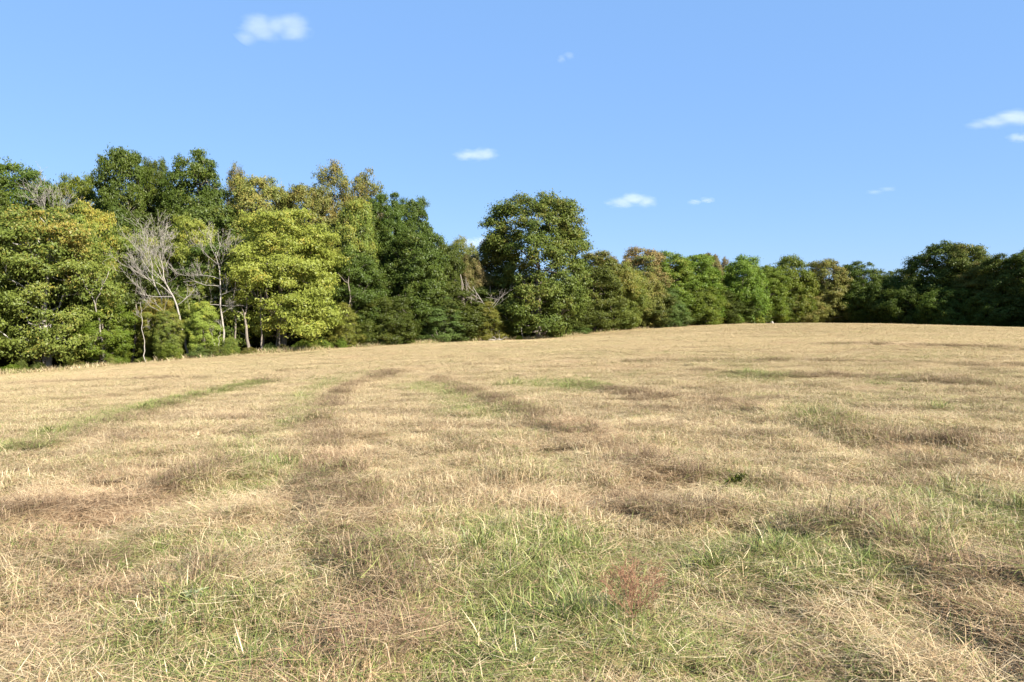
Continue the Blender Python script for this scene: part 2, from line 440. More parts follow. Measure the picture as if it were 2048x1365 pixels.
# ------------------------------------------------------------------ instanced sward ("stuff")
def blades(rng, n, R, L, W, lean, curve, z0=(0, 0), az=None, square=True, r1=None, r2=None, tufts=None):
    """n two-segment tapering blades; L, W, lean (degrees from upright), curve are (min, max)"""
    U = lambda a: rng.uniform(a[0], a[1], n)
    if tufts:                                               # blades gathered in tufts, bare gaps between
        tc = rng.uniform(-R, R, (tufts[0], 2)); q = tc[rng.integers(0, tufts[0], n)] + rng.normal(0, tufts[1], (n, 2)); x, y = q[:, 0], q[:, 1]
    elif square: x, y = rng.uniform(-R, R, n), rng.uniform(-R, R, n)
    else:
        rr = R * np.sqrt(rng.uniform(0, 1, n)); th = rng.uniform(0, 2 * math.pi, n); x, y = rr * np.cos(th), rr * np.sin(th)
    l, w, le, cu = U(L), U(W), np.radians(U(lean)), np.radians(U(curve))
    a = rng.uniform(0, 2 * math.pi, n) if az is None else rng.normal(az[0], az[1], n) + math.pi * rng.integers(0, 2, n)
    z = U(z0)
    p0 = np.c_[x, y, z]
    hd = np.c_[np.cos(a), np.sin(a), np.zeros(n)]; up = np.array([0, 0, 1.0])
    d1 = hd * np.sin(le)[:, None] + up * np.cos(le)[:, None]
    l2 = np.minimum(le + cu, math.radians(115)); d2 = hd * np.sin(l2)[:, None] + up * np.cos(l2)[:, None]
    p1 = p0 + d1 * (l * .55)[:, None]; p2 = p1 + d2 * (l * .45)[:, None]
    p2[:, 2] = np.maximum(p2[:, 2], .004)
    tw = rng.uniform(-.9, .9, n)
    s = np.c_[-np.sin(a + tw), np.cos(a + tw), rng.uniform(-.3, .3, n)] * (w / 2)[:, None]
    V = np.stack([p0 - s * .8, p0 + s * .8, p1 + s, p1 - s, p2 + s * .15, p2 - s * .15], 1).reshape(-1, 3)
    b = np.arange(n) * 6
    Q = np.stack([np.c_[b, b + 1, b + 2, b + 3], np.c_[b + 3, b + 2, b + 4, b + 5]], 1).reshape(-1, 4)
    c1 = rng.uniform(0, 1, n) if r1 is None else rng.uniform(*r1, n)
    c2 = rng.uniform(0, 1, n) if r2 is None else rng.uniform(*r2, n)
    rnd = np.repeat(np.c_[c1, c2, rng.uniform(0, 1, n)], 6, 0)
    return V, Q, rnd
def join(parts):
    V, Q, R, o = [], [], [], 0
    for v, q, r in parts: V.append(v); Q.append(q + o); R.append(r); o += len(v)
    return np.concatenate(V), np.concatenate(Q), np.concatenate(R)
def patch_collection(name, makers, mat):
    c = bpy.data.collections.new(name)
    for k, parts in enumerate(makers):
        V, Q, R = join(parts)
        c.objects.link(bpy.data.objects.new('%s_%02d' % (name, k), quad_mesh('%s_%02d' % (name, k), V, Q, R, mat)))
    return c
def instancer(name, P, rot, scl, idx, tint, coll, label, cat):
    me = bpy.data.meshes.new(name); n = len(P)
    me.vertices.add(n); me.vertices.foreach_set('co', np.ascontiguousarray(P, np.float32).ravel())
    for an, ty, arr, f in (('rot', 'FLOAT_VECTOR', rot, 'vector'), ('scl', 'FLOAT_VECTOR', scl, 'vector'), ('idx', 'INT', idx, 'value'), ('tint', 'FLOAT_COLOR', tint, 'color')):
        a = me.attributes.new(an, ty, 'POINT')
        a.data.foreach_set(f, np.ascontiguousarray(arr, np.int32 if ty == 'INT' else np.float32).ravel())
    o = link(bpy.data.objects.new(name, me)); tag(o, label, cat, kind='stuff')
    ng = bpy.data.node_groups.new(name, 'GeometryNodeTree')
    ng.interface.new_socket('Geometry', in_out='INPUT', socket_type='NodeSocketGeometry')
    ng.interface.new_socket('Geometry', in_out='OUTPUT', socket_type='NodeSocketGeometry')
    gi, go = ng.nodes.new('NodeGroupInput'), ng.nodes.new('NodeGroupOutput')
    ip = ng.nodes.new('GeometryNodeInstanceOnPoints'); ci = ng.nodes.new('GeometryNodeCollectionInfo')
    ci.inputs['Collection'].default_value = coll; ci.inputs['Separate Children'].default_value = True; ci.inputs['Reset Children'].default_value = True
    ip.inputs['Pick Instance'].default_value = True
    def na(nm, ty):
        q = ng.nodes.new('GeometryNodeInputNamedAttribute'); q.data_type = ty; q.inputs['Name'].default_value = nm
        return q.outputs['Attribute']
    er = ng.nodes.new('FunctionNodeEulerToRotation')
    L = ng.links
    L.new(gi.outputs[0], ip.inputs['Points']); L.new(ci.outputs[0], ip.inputs['Instance'])
    L.new(na('idx', 'INT'), ip.inputs['Instance Index']); L.new(na('rot', 'FLOAT_VECTOR'), er.inputs[0])
    L.new(er.outputs[0], ip.inputs['Rotation']); L.new(na('scl', 'FLOAT_VECTOR'), ip.inputs['Scale'])
    L.new(ip.outputs[0], go.inputs[0])
    o.modifiers.new('scatter', 'NODES').node_group = ng
    return o

def jitter_grid(rng, d0, d1, sp, ulim=.86):
    """jittered grid of ground points between the distances d0 and d1 in the fan the camera looks into"""
    gx = np.arange(-d1 * ulim - sp, d1 * ulim + sp, sp); gy = np.arange(0.2, d1, sp)
    X, Y = np.meshgrid(gx, gy); x = X.ravel(); y = Y.ravel()
    x = x + rng.uniform(-.5, .5, x.size) * sp; y = y + rng.uniform(-.5, .5, y.size) * sp
    d = np.hypot(x, y)
    k = (d > d0) & (d < d1) & (np.abs(x) < y * ulim + 1.5) & (y < edge_depth(x / np.maximum(y, .1)) + 1.0)
    return x[k], y[k]

def slope_rot(x, y, rng):
    e = .25
    sx = (H(x + e, y) - H(x - e, y)) / (2 * e); sy = (H(x, y + e) - H(x, y - e)) / (2 * e)
    return np.c_[np.arctan(sy), -np.arctan(sx), rng.uniform(0, 2 * math.pi, x.size)]   # tilt is spun too, which only roughens it

def build_sward():
    rng = np.random.default_rng(5)
    S = .22
    std = []
    for k in range(8):
        std.append([blades(rng, 225, S, (.04, .13), (.0018, .0044), (14, 84), (0, 60), tufts=(16, .028)),
                    blades(rng, 22, S, (.09, .20), (.0016, .0030), (25, 82), (10, 60), r2=(.15, .9), tufts=(12, .03)),
                    blades(rng, 125, S, (.07, .26), (.0016, .004), (72, 94), (-8, 14), (.01, .06))])
    cstd = patch_collection('sward_patch', std, GRASS)
    # -- three rings, the patches widening with distance
    X, Y, SX, SZ = [], [], [], []
    for d0, d1, sp, sx, sz in ((1.5, 12, .20, 1.0, 1.0), (11.7, 30, .26, 1.2, 1.0), (29.5, 62, .52, 2.5, 1.1), (60, 142, 1.05, 5.0, 1.3)):
        x, y = jitter_grid(rng, d0, d1, sp); n = x.size
        X.append(x); Y.append(y); SX.append(sx * rng.uniform(.85, 1.2, n)); SZ.append(sz * rng.uniform(.75, 1.25, n))
    x, y, sx, sz = map(np.concatenate, (X, Y, SX, SZ)); n = x.size
    g, h, t = fields(x, y)
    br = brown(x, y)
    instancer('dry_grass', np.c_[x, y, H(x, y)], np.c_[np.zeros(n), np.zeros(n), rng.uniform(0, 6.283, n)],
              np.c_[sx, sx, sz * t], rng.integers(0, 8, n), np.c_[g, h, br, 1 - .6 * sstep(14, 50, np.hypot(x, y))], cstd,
              'short dry tan grass with green shoots covering the mown field', 'grass')
    # -- cut straw lying in mats
    mats = []
    for k in range(5):
        mats.append([blades(rng, 380, .30, (.08, .28), (.0014, .0034), (72, 97), (-8, 18), (.01, .08), az=(0, .85), square=False),
                     blades(rng, 80, .34, (.08, .24), (.0014, .0032), (55, 90), (0, 40), (.02, .10), square=False)])
    cm = patch_collection('straw_mat', mats, GRASS)
    X, Y, SX = [], [], []
    for d0, d1, sp, s in ((1.5, 17, .22, 1.0), (16, 45, .55, 1.9)):
        x, y = jitter_grid(rng, d0, d1, sp); g, h, t = fields(x, y)
        k = rng.uniform(0, 1, x.size) < h * .95 - .12
        X.append(x[k]); Y.append(y[k]); SX.append(s * rng.uniform(.7, 1.2, k.sum()))
    x, y, sx = map(np.concatenate, (X, Y, SX)); n = x.size; g, h, t = fields(x, y)
    ang = 6.283 * fbm(x, y, 1.6, 91) * 1.5 + rng.normal(0, .35, n)
    instancer('cut_straw', np.c_[x, y, H(x, y)], np.c_[rng.normal(0, .1, n), rng.normal(0, .1, n), ang], np.c_[sx, sx, rng.uniform(.5, 1.2, n) * (.45 + .6 * h)],
              rng.integers(0, 5, n), np.c_[g * .25, np.clip(h * .8, 0, 1), np.zeros(n), np.ones(n)], cm,
              'pinkish tan cut straw lying in mats and rows on the field', 'straw')
    # -- green tufts
    tf = []
    for k in range(5):
        tf.append([blades(rng, 46, .11, (.12, .30), (.0032, .0072), (4, 36), (10, 55), square=False),
                   blades(rng, 40, .16, (.07, .18), (.003, .007), (10, 65), (10, 60), square=False)])
    ct = patch_collection('green_tuft', tf, GREENB)
    X, Y, SX = [], [], []
    for d0, d1, sp, s in ((1.5, 13, .17, 1.0), (12, 40, .5, 1.7)):
        x, y = jitter_grid(rng, d0, d1, sp); g, h, t = fields(x, y)
        k = rng.uniform(0, 1, x.size) < (g - .22) * .85
        X.append(x[k]); Y.append(y[k]); SX.append(s * rng.uniform(.6, 1.1, k.sum()))
    x, y, sx = map(np.concatenate, (X, Y, SX)); n = x.size; g, h, t = fields(x, y)
    instancer('green_grass', np.c_[x, y, H(x, y)], np.c_[rng.normal(0, .12, n), rng.normal(0, .12, n), rng.uniform(0, 6.283, n)],
              np.c_[sx, sx, np.minimum(sx, 1.1) * rng.uniform(.6, 1.0, n) * (.6 + .3 * t)], rng.integers(0, 5, n), np.c_[g, h, np.zeros(n), np.ones(n)], ct,
              'tufts of longer green grass growing through the dry sward', 'grass')
    # -- pale seed stems standing over the sward
    st = []
    for k in range(4):
        st.append([blades(rng, 6, .25, (.14, .30), (.0014, .0026), (3, 40), (5, 40), r1=(.5, 1), r2=(.4, 1))])
    cs = patch_collection('seed_stem', st, GRASS)
    x, y = jitter_grid(rng, 1.5, 26, .33); g, h, t = fields(x, y)
    k = rng.uniform(0, 1, x.size) < .10 + .4 * (fbm(x, y, 3, 61) - .3); x, y, g, h, t = x[k], y[k], g[k], h[k], t[k]; n = x.size
    sx = rng.uniform(.8, 1.3, n) * np.where(np.hypot(x, y) > 12, 1.8, 1)
    instancer('seed_stems', np.c_[x, y, H(x, y)], np.c_[np.zeros(n), np.zeros(n), rng.uniform(0, 6.283, n)], np.c_[sx, sx, rng.uniform(.5, 1.0, n) * t],
              rng.integers(0, 4, n), np.c_[g * .4, h * .5, np.zeros(n), np.ones(n)], cs, 'thin pale seed stems standing among the field grass', 'grass')
    # -- taller pale weeds in a ragged fringe along the wood
    wd = []
    for k in range(4):
        wd.append([blades(rng, 70, .7, (.25, .75), (.012, .03), (3, 35), (5, 50), square=False),
                   blades(rng, 60, .8, (.12, .35), (.015, .03), (10, 60), (5, 50), square=False)])
    cw = patch_collection('fringe_weed', wd, GRASS)
    us = rng.uniform(ray(-160, 632)[0], ray(2150, 632)[0], 1500)
    dd = edge_depth(us) + rng.normal(-.1, .7, us.size); x = us * dd; y = dd  # weeds stand in drifts
    keep = rng.uniform(0, 1, x.size) < 2.6 * (fbm(x, y, 3, 71) - .28); x, y = x[keep], y[keep]; n = x.size
    gg = np.clip(.9 * fbm(x, y, 5, 72) - .1, 0, 1)
    instancer('edge_weeds', np.c_[x, y, H(x, y) - .03], np.c_[np.zeros(n), np.zeros(n), rng.uniform(0, 6.283, n)], np.c_[np.ones(n), np.ones(n), rng.uniform(.25, .95, n)],
              rng.integers(0, 4, n), np.c_[gg, gg * .2, np.zeros(n), np.ones(n)], cw, 'ragged fringe of pale weeds along the edge of the wood', 'weeds')
build_sward()

# ------------------------------------------------------------------ trees
def tube(pts, rad, sides=6):
    pts = np.asarray(pts, float); n = len(pts); rad = np.asarray(rad, float)
    t = np.gradient(pts, axis=0); t /= np.maximum(np.linalg.norm(t, axis=1), 1e-9)[:, None]
    ref = np.where(np.abs(t[:, 2:3]) > .9, np.array([[1.0, 0, 0]]), np.array([[0, 0, 1.0]]))
    a = np.cross(t, ref); a /= np.maximum(np.linalg.norm(a, axis=1), 1e-9)[:, None]; b = np.cross(t, a)
    th = np.linspace(0, 2 * math.pi, sides, endpoint=False)
    V = pts[:, None] + rad[:, None, None] * (np.cos(th)[None, :, None] * a[:, None] + np.sin(th)[None, :, None] * b[:, None])
    i, j = np.meshgrid(np.arange(n - 1), np.arange(sides), indexing='ij'); j2 = (j + 1) % sides
    Q = np.stack([i * sides + j, i * sides + j2, (i + 1) * sides + j2, (i + 1) * sides + j], -1).reshape(-1, 4)
    return V.reshape(-1, 3), Q
def tubes_mesh(name, L, mat):
    V, Q, o = [], [], 0
    for v, q in L: V.append(v); Q.append(q + o); o += len(v)
    return quad_mesh(name, np.concatenate(V), np.concatenate(Q), None, mat, True)

def wiggle(rng, a, b, n, amp):
    t = np.linspace(0, 1, n)[:, None]; p = np.asarray(a)[None] * (1 - t) + np.asarray(b)[None] * t
    L = np.linalg.norm(np.asarray(b) - np.asarray(a))
    p[1:-1] += rng.normal(0, amp * L, (n - 2, 3)); return p

PROFILES = {   # crown radius along the crown's height, 0 bottom .. 1 top
    'oak':   ([0, .06, .2, .38, .5, .62, .8, .92, 1], [.62, .90, 1.0, .98, .92, .98, .94, .80, .56]),
    'round': ([0, .08, .3, .55, .75, .9, 1], [.70, .92, 1.0, .97, .90, .76, .52]),
    'broad': ([0, .08, .3, .55, .75, .9, 1], [.78, .95, 1.0, .97, .88, .72, .48]),
    'maple': ([0, .06, .25, .5, .75, .9, 1], [.75, .93, 1.0, .97, .88, .74, .52]),
    'tall':  ([0, .15, .4, .7, .88, 1], [.55, .8, .95, 1.0, .88, .55]),
    'airy':  ([0, .15, .4, .65, .85, 1], [.5, .8, 1.0, .88, .68, .3]),
    'cedar': ([0, .05, .25, .5, .75, 1], [.8, 1.0, 1.0, .95, .82, .5]),
    'shrub': ([0, .2, .5, .8, 1], [.8, 1.0, .95, .7, .25]),
}
#          height radius crown-from  leaves leaf   clump  flat  clumps inner
TYPES = {
    'oak':   (14.5, 5.4, .04, 96000, .195, 1.10, .88, 118, .02),
    'round': (13.0, 4.6, .09, 68000, .200, 1.12, .85, 85, .06),
    'broad': (9.5, 4.9, .05, 66000, .190, 1.05, .95, 95, .06),
    'maple': (12.0, 4.8, .11, 76000, .185, 1.20, .66, 92, .06),
    'tall':  (20.0, 5.0, .30, 72000, .210, 1.25, .85, 92, .05),
    'airy':  (18.0, 4.1, .30, 34000, .185, .95, .95, 95, .06),
    'cedar': (7.0, 3.0, .03, 70000, .110, .72, .70, 100, .10),
    'shrub': (2.0, 1.4, .02, 11000, .085, .45, .8, 34, .15),
}
def make_tree_meshes(kind, seed):
    Ht, R, cf, NL, ls, rc, flat, NC, inner = TYPES[kind]
    rng = np.random.default_rng(seed)
    tz, tr = PROFILES[kind]
    z0 = Ht * cf; hc = Ht - z0
    ph = rng.uniform(0, 6.283, 6); am = rng.uniform(.05, .15, 3) * (.45 if kind == 'oak' else 1)
    def prof(t, th):
        base = np.interp(t, tz, tr)
        lob = am[0] * np.sin(2 * th + ph[0] + 3 * t) + am[1] * np.sin(3 * th + ph[1] - 5 * t) + am[2] * np.sin(5 * th + ph[2] + 7 * t)
        return R * base * (1 + lob) * .94
    # clump centres spread through the shell of the crown (best-candidate sampling keeps them apart)
    C = np.zeros((0, 3))
    while len(C) < NC:
        k = 14
        t = rng.uniform(0, 1, k) ** .9; th = rng.uniform(0, 6.283, k)
        q = rng.uniform(.35, 1, k) ** .4
        r = np.maximum(prof(t, th) - rc * .72, .05) * q
        P = np.c_[r * np.cos(th), r * np.sin(th), z0 + rc * .4 * flat + t * (hc - rc * 1.15 * flat)]
        w = np.interp(t, tz, tr) + .25
        if len(C):
            dd = np.sqrt((((P[:, None] - C[None]) / np.array([1, 1, .75])) ** 2).sum(-1)).min(1)
            C = np.r_[C, P[[np.argmax(dd * np.sqrt(w))]]]
        else: C = P[:1]
    CR = rc * rng.uniform(.5, 1.4, NC)
    # leaves
    n_in = int(NL * inner); n_c = NL - n_in
    ci = rng.choice(NC, n_c, p=CR ** 2 / (CR ** 2).sum())
    out_ = C - np.array([0, 0, z0 + hc * .35]); out_ /= np.maximum(np.linalg.norm(out_, axis=1), .3)[:, None]
    NS = 16                                                     # sprays on the outer, upper side of every clump
    sv = rng.normal(0, 1, (NC, NS, 3)); sv /= np.linalg.norm(sv, axis=2)[..., None]
    sv = sv + out_[:, None] * .65 + np.array([0, 0, .22]); sv /= np.linalg.norm(sv, axis=2)[..., None]
    sr = rng.uniform(.45, 1.12, (NC, NS)); si = rng.integers(0, NS, n_c)
    v = sv[ci, si]
    jit = rng.normal(0, .20, (n_c, 3)) * np.array([1.15, 1.15, .75])
    P = C[ci] + (v * sr[ci, si][:, None] + jit) * CR[ci][:, None] * np.array([1, 1, flat])
    v = v + jit * 2.2; v /= np.linalg.norm(v, axis=1)[:, None]
    t = rng.uniform(0, 1, n_in); th = rng.uniform(0, 6.283, n_in); q = np.sqrt(rng.uniform(0, .8, n_in))
    r = prof(t, th) * q
    P = np.r_[P, np.c_[r * np.cos(th), r * np.sin(th), z0 + t * hc * .94]]
    P[:, 2] = np.maximum(P[:, 2], .05)
    n = NL
    axis = np.c_[P[:, 0], P[:, 1], np.zeros(n)]; axis /= np.maximum(np.linalg.norm(axis, axis=1), .1)[:, None]
    cv = np.r_[v, rng.normal(0, .6, (n_in, 3))]
    nm = rng.normal(0, .58, (n, 3)) + cv * .80 + axis * .25 + np.array([0, 0, .22])
    nm /= np.linalg.norm(nm, axis=1)[:, None]
    d = rng.normal(0, 1, (n, 3)); d -= nm * (d * nm).sum(1)[:, None]; d /= np.linalg.norm(d, axis=1)[:, None]
    s = np.cross(nm, d)
    L = ls * rng.uniform(.6, 1.35, n)[:, None]; Wd = L * rng.uniform(.55, .8, n)[:, None]
    V = np.stack([P - d * L * .5 - s * Wd * .45, P - d * L * .5 + s * Wd * .45, P + d * L * .6], 1).reshape(-1, 3)
    Q = np.arange(n * 3).reshape(-1, 3)
    cr = rng.uniform(0, 1, NC)
    rc_ = np.r_[cr[ci], rng.uniform(0, 1, n_in)]
    rnd = np.repeat(np.c_[rng.uniform(0, 1, n), rc_, np.clip((P[:, 2] - z0) / hc, 0, 1)], 3, 0)
    crown = quad_mesh('crown_' + kind, V, Q, rnd)
    # trunk and limbs
    T = []
    if kind == 'shrub':
        for k in range(7):
            e = C[rng.integers(NC)]; T.append(tube(wiggle(rng, (rng.normal(0, .08), rng.normal(0, .08), -.1), e, 5, .06), np.linspace(.03, .008, 5), 5))
    else:
        tr0 = Ht * (.020 if kind != 'cedar' else .018)
        top = np.array([rng.normal(0, .3), rng.normal(0, .3), z0 + hc * .82])
        tp = wiggle(rng, (0, 0, -.3), top, 9, .012); tp[0, :2] = tp[1, :2] * .5
        trd = tr0 * np.array([1.45, 1.02, .92, .82, .70, .55, .40, .26, .12])
        T.append(tube(tp, trd, 9))
        main = rng.choice(NC, min(16, NC), replace=False); limbs = []
        for m in main:
            e = C[m] * np.array([.9, .9, 1]); hz = max(z0 * .8, e[2] - np.hypot(e[0], e[1]) * rng.uniform(.5, .95))
            hz = min(hz, top[2] * .9); f = (hz - tp[0, 2]) / (top[2] - tp[0, 2]); kk = f * 8; i = int(min(kk, 7))
            a = tp[i] + (tp[i + 1] - tp[i]) * (kk - i)
            p = wiggle(rng, a, e, 6, .05); p[1:-1, 2] -= np.linalg.norm(e - a) * .03
            r0 = np.interp(f * 8, np.arange(9), trd) * .55
            T.append(tube(p, np.linspace(r0, .03, 6), 6)); limbs.append(p)
        LP = np.concatenate([l[1:] for l in limbs])
        for m in range(NC):
            k = np.argmin(((LP - C[m]) ** 2).sum(1) + np.where(LP[:, 2] > C[m, 2], 2, 0))
            if np.linalg.norm(LP[k] - C[m]) > .2:
                T.append(tube(wiggle(rng, LP[k], C[m], 4, .06), [.045, .035, .025, .012], 4))
    trunk = tubes_mesh('trunk_' + kind, T, None)
    return trunk, crown

VAR = {}
for kind, nv in (('oak', 1), ('round', 5), ('broad', 4), ('maple', 4), ('tall', 3), ('airy', 2), ('cedar', 3), ('shrub', 3)):
    VAR[kind] = [make_tree_meshes(kind, 100 * (1 + list(TYPES).index(kind)) + k) for k in range(nv)]
CROWNS = {}
def with_mat(me, mat):
    """the mesh with a material of its own; the copy is kept so alike trees share it"""
    key = (me.name, mat.name)
    if key not in CROWNS:
        c = me if not me.materials else me.copy()
        if me.materials: c.materials.clear()
        c.materials.append(mat); CROWNS[key] = c
    return CROWNS[key]

TR = random.Random(3)
def place_tree(name, label, kind, var, mat, x, y, height, radius, bark=None, group=None, cat='tree', rz=None, sink=0.0):
    if kind == 'round' and height / radius < 2.35: kind = 'broad'
    Ht, R = TYPES[kind][:2]
    o = link(bpy.data.objects.new(name, None))
    o.empty_display_size = .5
    o.location = (x, y, Hs(x, y) - sink)
    o.rotation_euler = (0, 0, TR.uniform(0, 6.283) if rz is None else rz)
    o.scale = (radius / R, radius / R, height / Ht)
    tag(o, label, cat, group)
    tm, cm = VAR[kind][var % len(VAR[kind])]
    link(bpy.data.objects.new('trunk' if kind != 'shrub' else 'stems', with_mat(tm, bark or BARK)), o)
    link(bpy.data.objects.new('crown' if kind != 'shrub' else 'foliage', with_mat(cm, LM[mat])), o)
    return o
def tree_at(name, label, kind, var, mat, px, top, hw, back, fixed=None, **kw):
    """px = where the trunk stands along the wood's edge, top = how high it reaches, hw = half the spread, back = metres behind the edge"""
    u = ray(px, 632)[0]; D = float(edge_depth(u)) + back; x, y = u * D, D
    zt = EYE + ray(px, top)[1] * D; z = Hs(x, y)
    return place_tree(name, label, kind, var, mat, x, y, fixed or zt - z, hw / F * D, **kw)

